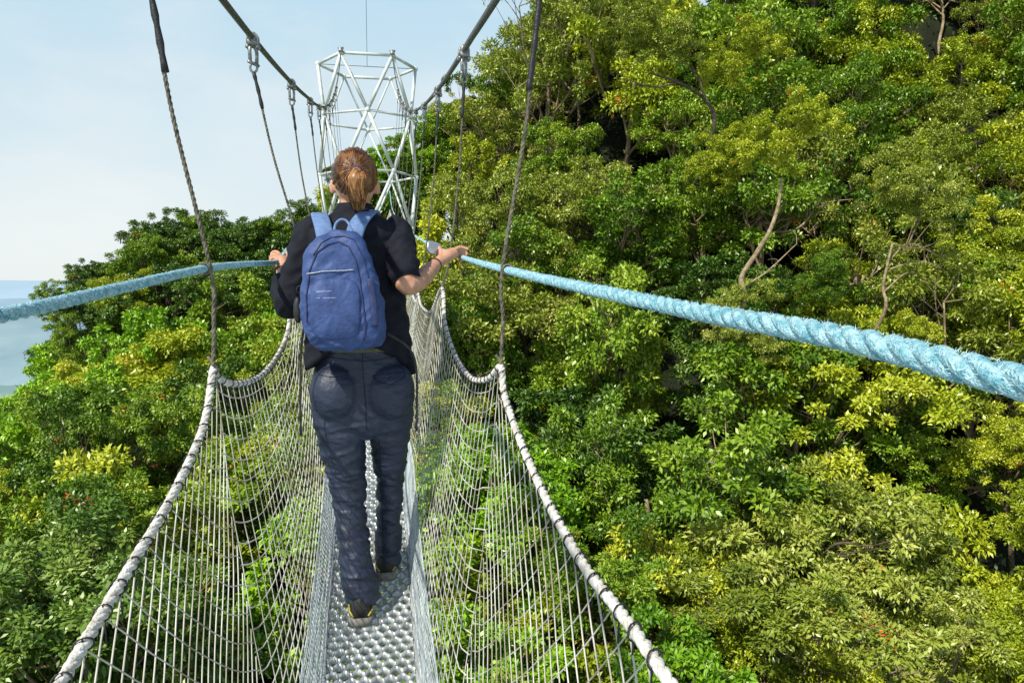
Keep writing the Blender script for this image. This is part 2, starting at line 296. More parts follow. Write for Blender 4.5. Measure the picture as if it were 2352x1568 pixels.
# nets
for s in (1,-1):
    r=empty('side_net','%s side net of knotted cord, sagging from a white edge rope'%SN[s],'safety net',(0,0,0))
    y0=float(TOP[s][0,1])+.01
    mb=MB(); top=TOP[s]; near=top[top[:,1]<5]; far=top[top[:,1]>=4.98][::10]
    twisted(mb,near,.0082,.06,3,8,.6,.46,.1); tube(mb,far,.008,5); mb.build('edge_rope',M['white'],r)
    k=0; ss=np.concatenate([[0],np.cumsum(np.linalg.norm(np.diff(near,axis=0),axis=1))]); d=.02
    t,N,B=frames(near)
    while d<ss[-1] and k<72:
        i=int(np.searchsorted(ss,d)); c=near[i]; lb=MB()
        tl=.35*random.uniform(-1,1)
        lp=[c+(N[i]*math.cos(a)+B[i]*math.sin(a))*.0105+t[i]*.006*math.sin(a+tl*3) for a in np.linspace(0,6.3,14)]
        p2=np.array(netpt(c[1],.965,s)); tube(lb,lp+[(lp[-1]+p2)/2,p2],.0013,5)
        lb.build('lashing',M['black'],r); d+=.062+random.uniform(-.008,.008); k+=1
    mb=MB(); pit=.066; kk=.95
    for sg in (1,-1):
        y=y0-kk*1.0
        while y<1.77+kk:
            pts=[]
            for t_ in np.linspace(0,1,36):
                yy=y+sg*kk*(t_-.5)*1.2
                if y0<=yy<=1.80: pts.append(netpt(yy,t_,s))
            if len(pts)>2: tube(mb,pts,.00135,4,False)
            y+=pit
    y=1.79
    while y<21:
        st=.062 if y<8 else .18
        pts=[]
        for t_ in np.linspace(0,1,14):
            yy=y+.05*math.sin(math.pi*t_)*math.sin((y-1.77)/1.53*2*math.pi)*(1 if y<8 else 0); pts.append(netpt(yy,t_,s))
        tube(mb,pts,.0012 if y<8 else .003,4,False); y+=st
    for t_ in np.linspace(.04,.97,22):
        pts=[]
        for yy in np.arange(1.77,8,.05):
            q=netpt(yy,t_,s); fr=((yy-1.77)/1.53)%1; q[2]-=.10*math.sin(math.pi*fr)*math.sin(math.pi*t_); pts.append(q)
        tube(mb,pts,.0019,4,False)
    for t_ in np.linspace(.1,.9,7):
        tube(mb,[netpt(yy,t_,s) for yy in np.arange(7.9,21,.3)],.003,3,False)
    mb.build('netting',M['net'],r)
    mb=MB(); H=.2
    for sg in (1,-1):
        y=1.2
        while y<7:
            tube(mb,[Vector(netpt(y+sg*.04*(q-.5),q*H,s))-Vector((s*.012,0,0)) for q in np.linspace(0,1,7)],.0014,4,False); y+=.026
    for q in np.linspace(0.02,H,3): tube(mb,[Vector(netpt(yy,q,s))-Vector((s*.012,0,0)) for yy in np.arange(1.2,7,.05)],.002,4,False)
    mb.build('toe_net',M['toe'],r)
# walkway
r=empty('walkway','narrow perforated aluminium walkway the walker stands on','walkway',(0,0,0))
mb=MB(); y=.6; k=0; xs=np.linspace(-.168,.118,73)
while y<9:
    ph=(k%2)*math.pi; wv=np.cos((xs+.168)/.286*2*math.pi*7+ph); yy=y+.0105*wv; z=np.array([deckz(a) for a in yy])+.006*(1-wv*.4)
    prof=[(-.007,-.020),(-.0045,.004),(.0035,.006),(.007,-.020)]
    V=np.stack([np.stack([xs,yy+a,z+b],1) for a,b in prof],1); mb.add(V,[grid_faces(len(xs),4)])
    y+=.0335; k+=1
mb.build('tread_plate',M['alu'],r)
mb=MB(); ys=np.arange(9,22,.25)
for a,b in zip(ys[:-1],ys[1:]): box(mb,(-.025,(a+b)/2,deckz((a+b)/2)-.01),(.29,.2,.012))
mb.build('far_tread',M['alu'],r)
for x in (-.18,.13):
    mb=MB(); tube(mb,[(x,yy,deckz(yy)+.0) for yy in np.arange(.4,22,.1)],.012,8); mb.build('side_rail',M['alu'],r)
for yy in np.arange(.7,9,.33):
    mb=MB(); tube(mb,[(-.18,yy,deckz(yy)-.035),(.13,yy,deckz(yy)-.035)],.011,8); mb.build('rung',M['alu'],r)
# ---------------------------------------------------------------- tower
TC=Vector((-.08,22.93,0)); R=1.42
tw=empty('lattice_tower','pale steel lattice tower with open hexagonal rings at the far end of the bridge','tower',(TC.x,TC.y,-9))
lv=[6.4,4.83,3.2,1.6,0,-1.6,-3.2,-4.8,-6.4,-8]
RR=[]
for i,z in enumerate(lv):
    a0=math.radians(0 if i%2==0 else 30); q=[Vector((TC.x+R*math.cos(a0+k*math.pi/3),TC.y+R*math.sin(a0+k*math.pi/3),z)) for k in range(6)]; RR.append(q)
    mb=MB()
    for k in range(6):
        tube(mb,[q[k],q[(k+1)%6]],.045 if i==0 else .034,8); ellipsoid(mb,q[k],(.075,.075,.085),10,6)
    keep(mb.build('ring',M['tower'],tw))
for i in range(len(lv)-1):
    for k in range(6):
        js=(k,(k+5)%6) if i%2==0 else (k,(k+1)%6)
        for j in js:
            front=RR[i][k].y+RR[i+1][j].y<2*TC.y
            mb=MB(); tube(mb,[RR[i][k],RR[i+1][j]],.05 if front else .03,8); keep(mb.build('strut',M['tower'],tw))
mb=MB(); tube(mb,[(TC.x,TC.y,6.4),(TC.x,TC.y,13)],.007,5); tube(mb,[RR[0][0],RR[0][3]],.01,5); keep(mb.build('lightning_rod',M['cable'],tw))
for k in (4,5):
    mb=MB(); c=RR[0][k]; box(mb,c+Vector((0,-.02,.04)),(.12,.16,.1)); tube(mb,[c+Vector((-.08,0,.12)),c+Vector((.08,0,.12))],.03,8); keep(mb.build('cable_saddle',M['steel'],tw))
mb=MB(); box(mb,(TC.x,TC.y,1.55),(2.2,2.3,.06)); keep(mb.build('platform',M['alu'],tw))
# ---------------------------------------------------------------- person
pr=empty('person','person with auburn ponytail, black shirt and navy trousers walking away, hands on the ropes','person',P(828,1425,2.62))
HC=P(815,414,2.70)
bm=MB()
ellipsoid(bm,HC,(.072,.090,.101),24,16); ellipsoid(bm,HC+Vector((0,.03,-.055)),(.055,.062,.06),20,12)
tube(bm,[HC+Vector((0,.085,.01)),HC+Vector((0,.108,-.022)),HC+Vector((0,.088,-.03))],[.008,.013,.008],8)
ellipsoid(bm,HC+Vector((0,.09,-.06)),(.024,.012,.008),12,8); ellipsoid(bm,HC+Vector((0,.075,-.1)),(.022,.02,.016),12,8)
for e in (-1,1):
    ellipsoid(bm,HC+Vector((e*.032,.078,.012)),(.016,.014,.01),12,8)
    ellipsoid(bm,HC+Vector((e*.076,.006,-.022)),(.011,.018,.029),12,10,Euler((.2,0,e*-.5)).to_matrix())
tube(bm,[HC+Vector((0,-.005,-.06)),P(815,478,2.69),P(815,505,2.68)],[.052,.05,.06],16)
def rr(px,py,Y,rx,ry,**k): return ring(P(px,py,Y),rx,ry,**k)
loft(bm,[rr(822,1000,2.68,.06,.05),rr(830,950,2.68,.14,.09),rr(832,880,2.68,.16,.1),rr(828,790,2.68,.13,.09),rr(820,700,2.68,.12,.085),rr(815,600,2.68,.14,.09),rr(815,530,2.68,.15,.08),rr(815,500,2.68,.08,.06)])
tube(bm,[P(785,930,2.68),P(803,1130,2.70),P(828,1385,2.67)],[.075,.040,.030],14)
tube(bm,[P(888,930,2.70),P(891,1110,2.80),P(889,1290,2.88)],[.075,.038,.028],14)
for (px,py,Y) in((828,1402,2.68),(886,1308,2.91)): ellipsoid(bm,P(px,py,Y)+Vector((0,.06,0)),(.03,.1,.026),14,8)
tube(bm,[P(715,535,2.68),P(664,694,2.60),P(657,655,2.74),P(648,618,2.83)],[.040,.028,.028,.023],14)
tube(bm,[P(915,530,2.68),P(933,655,2.57)],[.043,.037],14)
q=cr([P(928,640,2.57),P(938,655,2.56),P(968,640,2.64),P(1002,606,2.79)],.02)
tube(bm,q,np.interp(np.linspace(0,1,len(q)),[0,.25,.5,1],[.038,.036,.035,.023]),16)
tube(bm,[P(1000,608,2.79),P(1012,599,2.82),P(1028,588,2.85),P(1045,579,2.87)],[.021,.023,.026,.021],14)
ellipsoid(bm,P(1030,586,2.86),(.031,.029,.021),14,10)
def fing(ps,r0=.0095,r1=.0068):
    c=cr([P(*a) for a in ps],.006); tube(bm,c,np.linspace(r0,r1,len(c)),10)
fing([(1040,576,2.87),(1054,569,2.885),(1064,569,2.89),(1077,573,2.885)])
fing([(1042,580,2.88),(1058,574,2.92),(1069,578,2.94),(1073,586,2.93)])
fing([(1040,584,2.88),(1058,581,2.93),(1066,588,2.94),(1064,597,2.91)])
fing([(1036,590,2.87),(1052,589,2.92),(1058,596,2.93),(1054,604,2.90)],.0085,.006)
fing([(1016,596,2.83),(1013,584,2.84),(1012,575,2.86),(1008,567,2.88)],.011,.008)
tube(bm,[P(649,620,2.83),P(650,610,2.86),P(650,600,2.89)],[.023,.026,.027],14)
ellipsoid(bm,P(649,598,2.88),(.027,.032,.02),14,10)
fing([(648,596,2.89),(640,582,2.91),(630,578,2.92),(622,586,2.92)])
fing([(646,598,2.88),(634,586,2.89),(625,586,2.90),(620,595,2.90)])
fing([(645,601,2.87),(632,592,2.87),(623,594,2.88),(621,603,2.88)])
fing([(644,605,2.86),(632,599,2.85),(625,602,2.85),(625,610,2.86)],.0085,.006)
fing([(656,606,2.86),(664,596,2.88),(664,586,2.90),(658,579,2.92)],.011,.008)
remesh(bm,'body',.0042,M['skin'],pr,4)
# shirt
sm=MB()
hem=lambda a: -.125*np.abs(np.cos(a))**2.2-.010*np.sin(a*5+.6)
half=lambda a: -.06*np.abs(np.cos(a))**2.2
loft(sm,[rr(826,775,2.68,.190,.114,dz=hem),rr(824,745,2.68,.180,.114,dz=half),rr(820,690,2.68,.166,.108),rr(816,630,2.68,.162,.106),rr(813,570,2.68,.172,.103),rr(813,540,2.68,.177,.094),rr(814,518,2.68,.152,.082),rr(814,501,2.68,.102,.068),rr(814,486,2.68,.060,.056)])
q=cr([P(738,522,2.68),P(712,540,2.68),P(692,600,2.66),P(668,688,2.61)],.03)
tube(sm,q,np.interp(np.linspace(0,1,len(q)),[0,.2,.6,1],[.045,.054,.050,.046]),16)
ellipsoid(sm,P(665,694,2.61),(.048,.052,.05),18,12)
tube(sm,[P(664,692,2.61),P(657,676,2.68),P(652,648,2.76)],[.046,.044,.038],16)
q=cr([P(890,518,2.68),P(910,538,2.68),P(922,590,2.62),P(931,632,2.575)],.03)
tube(sm,q,np.interp(np.linspace(0,1,len(q)),[0,.25,.7,1],[.045,.056,.051,.046]),16)
def rdg(x): return (1-abs(x)*2.4)
def fold(v,n):
    a=noise.noise(Vector((v.x*9,v.y*9,v.z*7+3))); b=rdg(noise.noise(Vector((v.x*12+v.z*9,v.y*12,v.z*15-v.x*8))))
    c=rdg(noise.noise(Vector((v.x*22-v.z*12,v.y*16+4,v.z*20))))
    return .005*a+.007*b+.004*c
remesh(sm,'shirt',.0065,M['shirt'],pr,3,fold)
mb=MB(); q=[P(923,620,2.59),P(932,642,2.57)]
tube(mb,[q[0],(q[0]+q[1])/2,q[1]],[.051,.054,.049],20); tube(mb,[q[0]+Vector((.004,0,-.012)),q[1]+Vector((.004,0,-.008))],[.055,.051],20); keep(mb.build('rolled_cuff',M['shirt'],pr))
mb=MB(); cc=P(815,482,2.685); rings=[ring(cc+Vector((0,0,dz)),rx,ry,28) for dz,rx,ry in((-.02,.078,.07),(.006,.066,.062),(.02,.06,.058),(.018,.052,.05),(-.01,.05,.048))]; loft(mb,rings); keep(mb.build('collar',M['shirt'],pr))
# trousers
tm=MB()
loft(tm,[rr(832,1000,2.68,.055,.06),rr(832,972,2.68,.13,.10),rr(833,930,2.68,.172,.115),rr(833,890,2.68,.182,.118),rr(832,850,2.68,.168,.112),rr(829,805,2.68,.141,.102),rr(828,785,2.68,.138,.10)])
ellipsoid(tm,P(773,900,2.61),(.090,.075,.098),20,12); ellipsoid(tm,P(892,900,2.61),(.090,.075,.098),20,12)
def leg(ps):
    loft(tm,[rr(px,py,Y,rx,ry,n=20) for px,py,Y,rx,ry in ps][::-1])
leg([(778,900,2.68,.096,.11),(781,960,2.68,.091,.102),(786,1030,2.69,.075,.086),(797,1100,2.70,.059,.07),(804,1160,2.70,.051,.060),(811,1230,2.68,.050,.062),(820,1300,2.655,.053,.064),(827,1345,2.65,.056,.066),(831,1374,2.655,.055,.067)])
leg([(889,900,2.68,.094,.11),(892,960,2.69,.084,.10),(895,1030,2.73,.061,.080),(896,1100,2.78,.046,.062),(895,1160,2.81,.040,.056),(892,1220,2.84,.040,.058),(890,1268,2.865,.041,.060),(890,1288,2.875,.040,.060)])
def tf(v,n):
    k=min(1,max(0,(-.32-v.z)/.45)); a=rdg(noise.noise(Vector((v.x*7+v.z*6,v.y*7,v.z*20+v.x*12))))
    b=rdg(noise.noise(Vector((v.x*10-v.z*16,v.y*9,v.z*30+7)))); c=noise.noise(Vector((v.x*5,v.y*5,v.z*6))); d=rdg(noise.noise(Vector((v.x*22,v.y*22,v.z*60+v.x*24))))
    return (.002+.0045*k)*a+(.0015+.0045*k)*b+.003*c+(.0005+.0025*k)*d
tr=remesh(tm,'trousers',.005,M['pants'],pr,3,tf)
TB=bvh_of(tr)
mb=MB(); loft(mb,[rr(828,803,2.68,.149,.115),rr(828,791,2.68,.148,.115)]); keep(mb.build('belt',M['belt'],pr))
for nm,ps in (('back_pocket',[(728,852),(736,846),(798,852),(796,862),(760,866),(732,860),(728,852)]),('back_pocket',[(858,862),(900,858),(930,854),(930,866),(898,884),(862,874),(858,862)]),('seam',[(832,812),(834,860),(840,930),(842,985)]),('seam',[(738,818),(800,826),(832,830),(870,826),(922,816)]),('side_seam',[(870,1010),(876,1100),(878,1200),(880,1280)])):
    c=onsurf(TB,ps,.001)
    if len(c)>2: mb=MB(); tube(mb,c,.0013,5); keep(mb.build(nm,M['thread'],pr))
for px,py in((898,871),(764,857)):
    h=onsurf(TB,[(px,py),(px+1,py)],.003)
    if h: mb=MB(); ellipsoid(mb,h[0],(.006,.004,.006),10,6); keep(mb.build('button',M['black'],pr))
# shoes
for (px,py,Yh,wd) in((829,1428,2.575,1),(887,1324,2.805,.95)):
    x0=P(px,py,Yh).x; up=MB(); so=MB(); R1=[];R2=[]
    for d_,w,h in((0,.026,.075),(.012,.036,.09),(.05,.039,.095),(.10,.038,.09),(.15,.043,.065),(.20,.046,.05),(.245,.038,.04),(.268,.02,.03)):
        y=Yh+d_; z=float(deckz(y))+.014; a=np.arange(18)*2*math.pi/18
        R1.append(np.stack([x0+w*wd*np.cos(a)*(1-.25*np.clip(np.sin(a),0,1)),np.full(18,y),z+.02+np.where(np.sin(a)>0,np.sin(a)*h,np.sin(a)*.01)],1))
        a4=[(-1,0),(-1.05,.012),(-1,.028),(1,.028),(1.05,.012),(1,0)]
        R2.append(np.array([[x0+w*1.1*wd*q_[0],y-(.006 if d_==0 else 0),z+q_[1]] for q_ in a4]))
    loft(up,R1); loft(so,R2); sh=keep(up.build('shoe',M['shoe'],pr)); s2=so.build('sole',M['sole'],sh)
    zz=float(deckz(Yh))
    for e in(-1,1): mb=MB(); tube(mb,[(x0+e*.026*wd,Yh-.001,zz+.05),(x0+e*.039*wd,Yh+.02,zz+.062),(x0+e*.043*wd,Yh+.08,zz+.075)],.0035,6); mb.build('trim',M['yellow'],sh)
# hair
hm=MB(); A=Vector((.02,-.95,.22)).normalized(); U=Vector((1,0,0)); U=(U-A*U.dot(A)).normalized(); V_=A.cross(U); V_=V_ if V_.z>0 else -V_
rad=Vector((.079,.098,.108)); nph=320; nr=26; G=[]
for j in range(nr):
    row=[]
    for i in range(nph):
        ph=2*math.pi*i/nph; sn=math.sin(ph); rmx=math.radians(83+(39*sn if sn>0 else 33*sn)); rho=rmx*(j+.02)/(nr-1)
        d=A*math.cos(rho)+(U*math.cos(ph)+V_*sn)*math.sin(rho)
        g=noise.noise(Vector((math.cos(ph)*12,math.sin(ph)*12,rho*.8)))*.05+noise.noise(Vector((math.cos(ph)*44,math.sin(ph)*44,rho*1.2)))*.04
        k=1.03+g*min(1,rho*2)+(.03*math.sin(min(rho,1.5)*2)); k-= .06*max(0,(j-(nr-4))/3)
        row.append((HC.x+d.x*rad.x*k,HC.y+d.y*rad.y*k,HC.z+d.z*rad.z*k))
    G.append(row)
hm.add(np.array(G),[grid_faces(nr,nph),np.arange(nph)[::-1][None]]); keep(hm.build('hair',M['hair'],pr))
TP=P(820,397,2.587); mb=MB()
core=cr([TP+Vector((0,.012,0)),TP+Vector((0,-.024,-.002)),TP+Vector((-.004,-.040,-.042)),TP+Vector((.002,-.024,-.085)),TP+Vector((.006,-.004,-.112))],.008)
tube(mb,core,np.interp(np.linspace(0,1,len(core)),[0,.15,.4,.75,1],[.010,.015,.026,.020,.006]),14)
for k in range(170):
    a=random.uniform(0,6.28); w=random.uniform(.55,1.15); L=random.uniform(.7,1.15); n=len(core); pts=[]; ph=random.uniform(0,6); am=random.uniform(.002,.006)
    for i in range(n):
        u=i/(n-1); rr_=np.interp(u,[0,.15,.4,.75,1],[.010,.016,.030,.026,.015])*w
        c=core[0]+(core[i]-core[0])*np.array([1,1,1+(L-1)*u]); pts.append(c+np.array([math.cos(a+u*.8)*rr_+am*math.sin(u*9+ph)*u,math.sin(a)*rr_*.8,0]))
    tube(mb,pts,[.0020]*(n-1)+[.0005],4,False)
keep(mb.build('ponytail',M['tail'],pr))
mb=MB(); tube(mb,arc(TP+Vector((0,-.012,.004)),.014,0,6.3,Vector((1,0,0)),Vector((0,.2,1)).normalized(),18),.005,8); keep(mb.build('hair_tie',M['tie'],pr))
mb=MB(); w0=P(1000,607,2.785); ax=(P(1012,599,2.82)-P(985,620,2.73)).normalized(); u1=ax.cross(Vector((0,0,1))).normalized(); u2=ax.cross(u1)
tube(mb,arc(w0-ax*.008,.0265,0,6.3,u1,u2,20),.003,6); keep(mb.build('bracelet',M['black'],pr))
mb=MB(); w0=P(650,622,2.825); tube(mb,arc(w0,.0275,0,6.3,Vector((1,0,0)),Vector((0,.8,-.5)).normalized(),20),.005,6); keep(mb.build('watch_strap',M['black'],pr))
# phone
pc=P(997,570,2.87); mb=MB(); rot=Euler((math.radians(-20),math.radians(12),math.radians(25))).to_matrix()
rg=[]
for yy in(-.004,-.003,.003,.004):
    sc=1 if abs(yy)<.0035 else .96; a=np.arange(24)*2*math.pi/24
    q=np.stack([np.sign(np.cos(a))*np.abs(np.cos(a))**.35*.03*sc,np.full(24,yy),np.sign(np.sin(a))*np.abs(np.sin(a))**.35*.026*sc],1)@np.array(rot).T+np.array(pc); rg.append(q)
loft(mb,rg); tag(mb.build('phone',M['phone']),'small silver phone held against the blue rope under the right hand','phone')
# ---------------------------------------------------------------- backpack
bp=empty('backpack','blue nylon backpack with pale zip worn on the walker\'s back','backpack',P(790,800,2.47))
b=MB(); rows=[(800,802,52,.05),(793,800,72,.066),(772,796,84,.078),(735,791,88,.084),(695,787,88,.084),(660,783,84,.080),(620,778,77,.074),(585,776,68,.068),(562,778,58,.058),(545,784,44,.046),(533,789,26,.03)]
loft(b,[ring(P(cx,py,2.475),hw*2.475/F,d_,36,.5) for py,cx,hw,d_ in rows])
def pf(v,n):
    a=rdg(noise.noise(Vector((v.x*10+v.z*12,v.y*7,v.z*13)))); b_=rdg(noise.noise(Vector((v.x*24-v.z*18,v.y*8,v.z*22+3))))
    return .004*noise.noise(Vector((v.x*8,v.y*8,v.z*6)))+.005*a+.003*b_
pk=remesh(b,'pack_body',.0045,M['pack'],bp,3,pf)
BB=bvh_of(pk)
rg=[]; cx,cy,hw,hh,th=770,710,58,70,.009
for sc,o_ in((1,-.003),(.985,th*.5),(.94,th*.9),(.6,th*1.3),(.2,th*1.5)):
    row=[]
    for k in range(72):
        a=2*math.pi*k/72; x=cx+hw*sc*math.copysign(abs(math.cos(a))**.5,math.cos(a)); y=cy+hh*sc*math.copysign(abs(math.sin(a))**.5,math.sin(a))
        h=BB.ray_cast(Vector((0,0,0)),RAY(x,y).normalized()); row.append((h[0] if h[0] else P(x,y,2.42))+Vector((0,-1,0))*o_)
    rg.append(row)
q=MB(); loft(q,rg); fp=keep(q.build('front_pocket',M['pack'],bp)); FB=bvh_of(fp)
for nm,ps,rd,m,o_,bv in (('zip',[(706,629),(740,624),(812,620)],.0018,M['zip'],.003,BB),('reflective_strip',[(727,670),(745,669),(763,668)],.0014,M['zip'],.001,FB),('reflective_strip',[(727,684),(750,684),(772,684)],.0014,M['zip'],.001,FB),
  ('piping',[(706,740),(704,680),(712,620),(728,580),(752,562),(778,556),(800,566),(816,596),(826,640),(834,700),(840,750),(836,780)],.003,M['packd'],.001,BB),
  ('piping',[(720,586),(738,558),(762,545),(790,542),(812,550),(834,590),(846,640),(858,700)],.002,M['packd'],.001,BB)):
    c=onsurf(bv,ps,o_)
    if len(c)>2: mb=MB(); tube(mb,c,rd,6); keep(mb.build(nm,m,bp))
for ps in ([(748,548,2.52),(742,520,2.545),(736,500,2.60),(733,492,2.67),(732,505,2.76),(730,560,2.80)],[(812,545,2.52),(822,515,2.545),(838,494,2.60),(850,486,2.66),(856,497,2.76),(858,560,2.80)]):
    mb=MB(); ribbon(mb,cr([P(*a) for a in ps],.012),.057,.012); keep(mb.build('shoulder_strap',M['strap'],bp))
mb=MB(); ribbon(mb,cr([P(768,545,2.47),P(770,518,2.48),P(782,505,2.49),P(796,508,2.49),P(806,525,2.48),P(808,545,2.47)],.006),.018,.008,(0,1,0)); keep(mb.build('grab_handle',M['strap'],bp))
mb=MB(); ribbon(mb,cr([P(700,740,2.5),P(692,800,2.53),P(690,900,2.53),P(691,1000,2.53)],.03),.008,.002); keep(mb.build('waist_strap',M['black'],bp))
mb=MB(); ribbon(mb,cr([P(880,760,2.52),P(940,800,2.52),P(957,860,2.54),P(956,990,2.54)],.03),.008,.002); keep(mb.build('waist_strap',M['black'],bp))
mb=MB(); ellipsoid(mb,P(684,712,2.47),(.014,.014,.045),12,8); tube(mb,arc(P(690,665,2.46),.012,0,6.3,Vector((1,0,0)),Vector((0,0,1)),12),.002,5); keep(mb.build('hanging_pouch',M['black'],bp))
mb=MB(); c=onsurf(BB,[(848,640),(856,690),(860,750)],.006)
if len(c)>2: ribbon(mb,c,.02,.004); keep(mb.build('side_strap',M['packd'],bp))
# ---------------------------------------------------------------- terrain and forest
CT=[(1262,-120,44),(1250,60,46),(1215,195,50),(1150,215,55),(1040,275,58),(960,335,58),(900,395,58),(760,480,55),(700,530,52),(600,530,50),(520,525,50),(400,520,48),(330,530,48),(260,590,46),(200,632,44),(150,690,41),
(300,700,36),(500,650,42),(140,880,27),(600,600,45),(60,960,20),(300,900,24),(600,800,30),(0,1130,14.5),(300,1200,13.5),(0,1568,9),(400,1568,9.5),(850,1568,10),(1300,1568,10.5),(1800,1568,11),(2352,1568,11),
(1200,1200,14),(1200,900,19),(1200,650,27),(1200,400,37),(1230,220,44),(1700,1200,14),(1700,900,18),(1700,650,23),(1700,300,30),(1700,0,38),(2300,1200,13.5),(2300,900,17),(2300,600,21),(2300,300,27),(2300,0,33),
(1400,-250,48),(2000,-350,46),(2600,-200,38),(2600,900,16.5),(2700,1568,10.5),(1000,500,45),(850,700,35),(850,1000,18),
(400,720,72),(100,950,62),(700,640,75),(0,1040,40),(-150,1150,25),(-200,1500,14),(950,450,80),(1250,200,75),(150,900,48),(-100,1100,32),(0,1010,20),(0,1000,26),(50,960,31),(90,930,36),(-60,1050,23),(-100,1080,28)]
CP=np.array([tuple(P(*a)) for a in CT])
def Hc(x,y):
    d2=((CP[:,0]-x)**2+(CP[:,1]-y)**2)+.3; w=d2**-2.1; return float((w*CP[:,2]).sum()/w.sum())
def sp_(y): return 1.9+.055*y
def Gz(x,y): return Hc(x,y)-3.0*.72*sp_(max(y,6))
xs=np.arange(-70,90,2.0); ys=np.arange(2,100,2.0)
V=[(x,y,Gz(x,y)+.8*noise.noise(Vector((x*.2,y*.2,0)))) for y in ys for x in xs]
V=[(x,y,z-max(0,(-x-.40*y-1.0))*1.3 if y>14 else z) for x,y,z in V]
mb=MB(); mb.add(V,[grid_faces(len(ys),len(xs),False)]); o=mb.build('hillside',M['soil']); o['kind']='structure'; o['label']='steep forested hillside below and beside the bridge'
def crown(seed,nlobe,ntuft,nl,L,m,wd=.42,flat=.7):
    r=np.random.RandomState(seed)
    z=r.uniform(-1.0,1,nlobe); a=r.rand(nlobe)*6.283; q=np.sqrt(1-(z*.9)**2)
    lc_=np.stack([q*np.cos(a),q*np.sin(a),z],1)*(.25+.55*r.rand(nlobe)**.7)[:,None]*np.array([1.05,1.05,.95]); lr=.2+.22*r.rand(nlobe)
    li=r.choice(nlobe,ntuft,p=lr**2/np.sum(lr**2)); d=r.randn(ntuft,3); d/=np.linalg.norm(d,axis=1)[:,None]; u=r.rand(ntuft)<.7; d[u,2]=np.abs(d[u,2])
    c=lc_[li]+d*lr[li][:,None]*r.uniform(.75,1.3,ntuft)[:,None]; rcl=.06+.085*r.rand(ntuft)
    cv=.6*r.rand(nlobe)[li]+.4*r.rand(ntuft); idx=r.choice(ntuft,nl,p=rcl**1.6/np.sum(rcl**1.6)); n=r.randn(nl,3); n/=np.linalg.norm(n,axis=1)[:,None]
    fl=r.rand(nl)<.65; n[fl,2]=np.abs(n[fl,2])
    p=c[idx]+n*rcl[idx][:,None]*r.uniform(.3,1.15,nl)[:,None]*np.array([1,1,flat])
    al=n*.7+r.randn(nl,3)*.45+np.array([0,0,-.2]); al/=np.linalg.norm(al,axis=1)[:,None]
    nr=n*.5+np.array([0,0,.7])+r.randn(nl,3)*.35; sd=np.cross(al,nr); sd/=np.linalg.norm(sd,axis=1)[:,None]; up=np.cross(sd,al)
    LL=L*r.uniform(.6,1.25,nl)[:,None]; w=LL*wd*.5
    tint=np.clip(cv[idx]*.6+r.rand(nl)*.4,0,1)*.8
    fc=r.choice(ntuft,3); fm=np.isin(idx,fc)&(r.rand(nl)<.10); tint[fm]=2.0
    v=np.stack([p,p+al*LL*.45+sd*w+up*w*.35,p+al*LL-up*LL*.12,p+al*LL*.45-sd*w+up*w*.35],1).reshape(-1,3)+np.array([0,0,2.2])
    mb=MB(); f=np.arange(nl*4).reshape(-1,4); mb.add(v,[f])
    o=mb.build('crown',m,None,False,tint); me=o.data; bpy.data.objects.remove(o)
    tb=MB(); t0=[(0,0,-.4),(.06*r.randn(),.06*r.randn(),.7),(.1*r.randn(),.1*r.randn(),1.4),(0,0,2.2)]
    tc_=cr(t0,.15); tube(tb,tc_,np.linspace(.05,.022,len(tc_)),7)
    for k in range(nlobe):
        e=lc_[k]+np.array([0,0,2.2]); b0=tc_[int(len(tc_)*r.uniform(.6,.95))]; md=(b0+e)/2+r.randn(3)*.1+np.array([0,0,-.06]); cc=cr([b0,md,e],.08)
        tube(tb,cc,np.linspace(.018,.008,len(cc)),5)
        for t_ in np.where(li==k)[0][:7]:
            e2=c[t_]*1.06+np.array([0,0,2.2]); i=r.randint(len(cc)//2,len(cc)); c3=cr([cc[i],(cc[i]+e2)/2+r.randn(3)*.04,e2],.07); tube(tb,c3,np.linspace(.007,.0025,len(c3)),4)
    o=tb.build('trunk',M['barkp'] if seed%2 else M['barkd']); tm_=o.data; bpy.data.objects.remove(o)
    return me,tm_
KIND=[('yellow-green small-leaved',M['leaf0']),('mid green bushy',M['leaf1']),('dark glossy-leaved',M['leaf2']),('bright fresh green',M['leaf3']),('olive green loose-crowned',M['leaf4'])]
VAR=[]
for k in range(15):
    kd=k%5; L={0:.046,1:.048,2:.055,3:.063,4:.046}[kd]; nl={0:34000,1:33000,2:29000,3:23000,4:31000}[kd]
    VAR.append((kd,)+crown(20+k,13+k%5,125+20*(k%3),nl,L,KIND[kd][1],{0:.44,1:.48,2:.42,3:.5,4:.42}[kd]))
def tree(var,loc,scl,rz,label,group):
    kd,cm,tm_=VAR[var]; r=bpy.data.objects.new('tree',None); C.objects.link(r); r.location=loc; r.scale=scl; r.rotation_euler=(random.uniform(-.14,.14),random.uniform(-.14,.14),rz); r.empty_display_size=.2
    r['label']=label; r['category']='tree'; r['group']=group
    for nm,me in(('trunk',tm_),('crown',cm)):
        o=bpy.data.objects.new(nm,me); C.objects.link(o); o.parent=r
def region(px,py):
    if px<700: return ('on the left ridge against the sky' if py<640 else 'on the left slope above the near net' if py<1000 else 'low on the left slope outside the net')
    if px<1250: return 'far up the slope behind the tower' if py<620 else 'beneath and just right of the walkway'
    rope=620+(px-1165)*.22
    if py<200: return 'high on the right hillside near the top edge'
    return 'on the right hillside above the blue rope' if py<rope else 'on the right hillside just below the blue rope' if py<1150 else 'low on the right hillside near the bottom edge'
SKX=[-400,-100,0,50,110,125,150,200,270,340,450,600,640,700,740,880,960,1040,1150,1205,1235,1262]
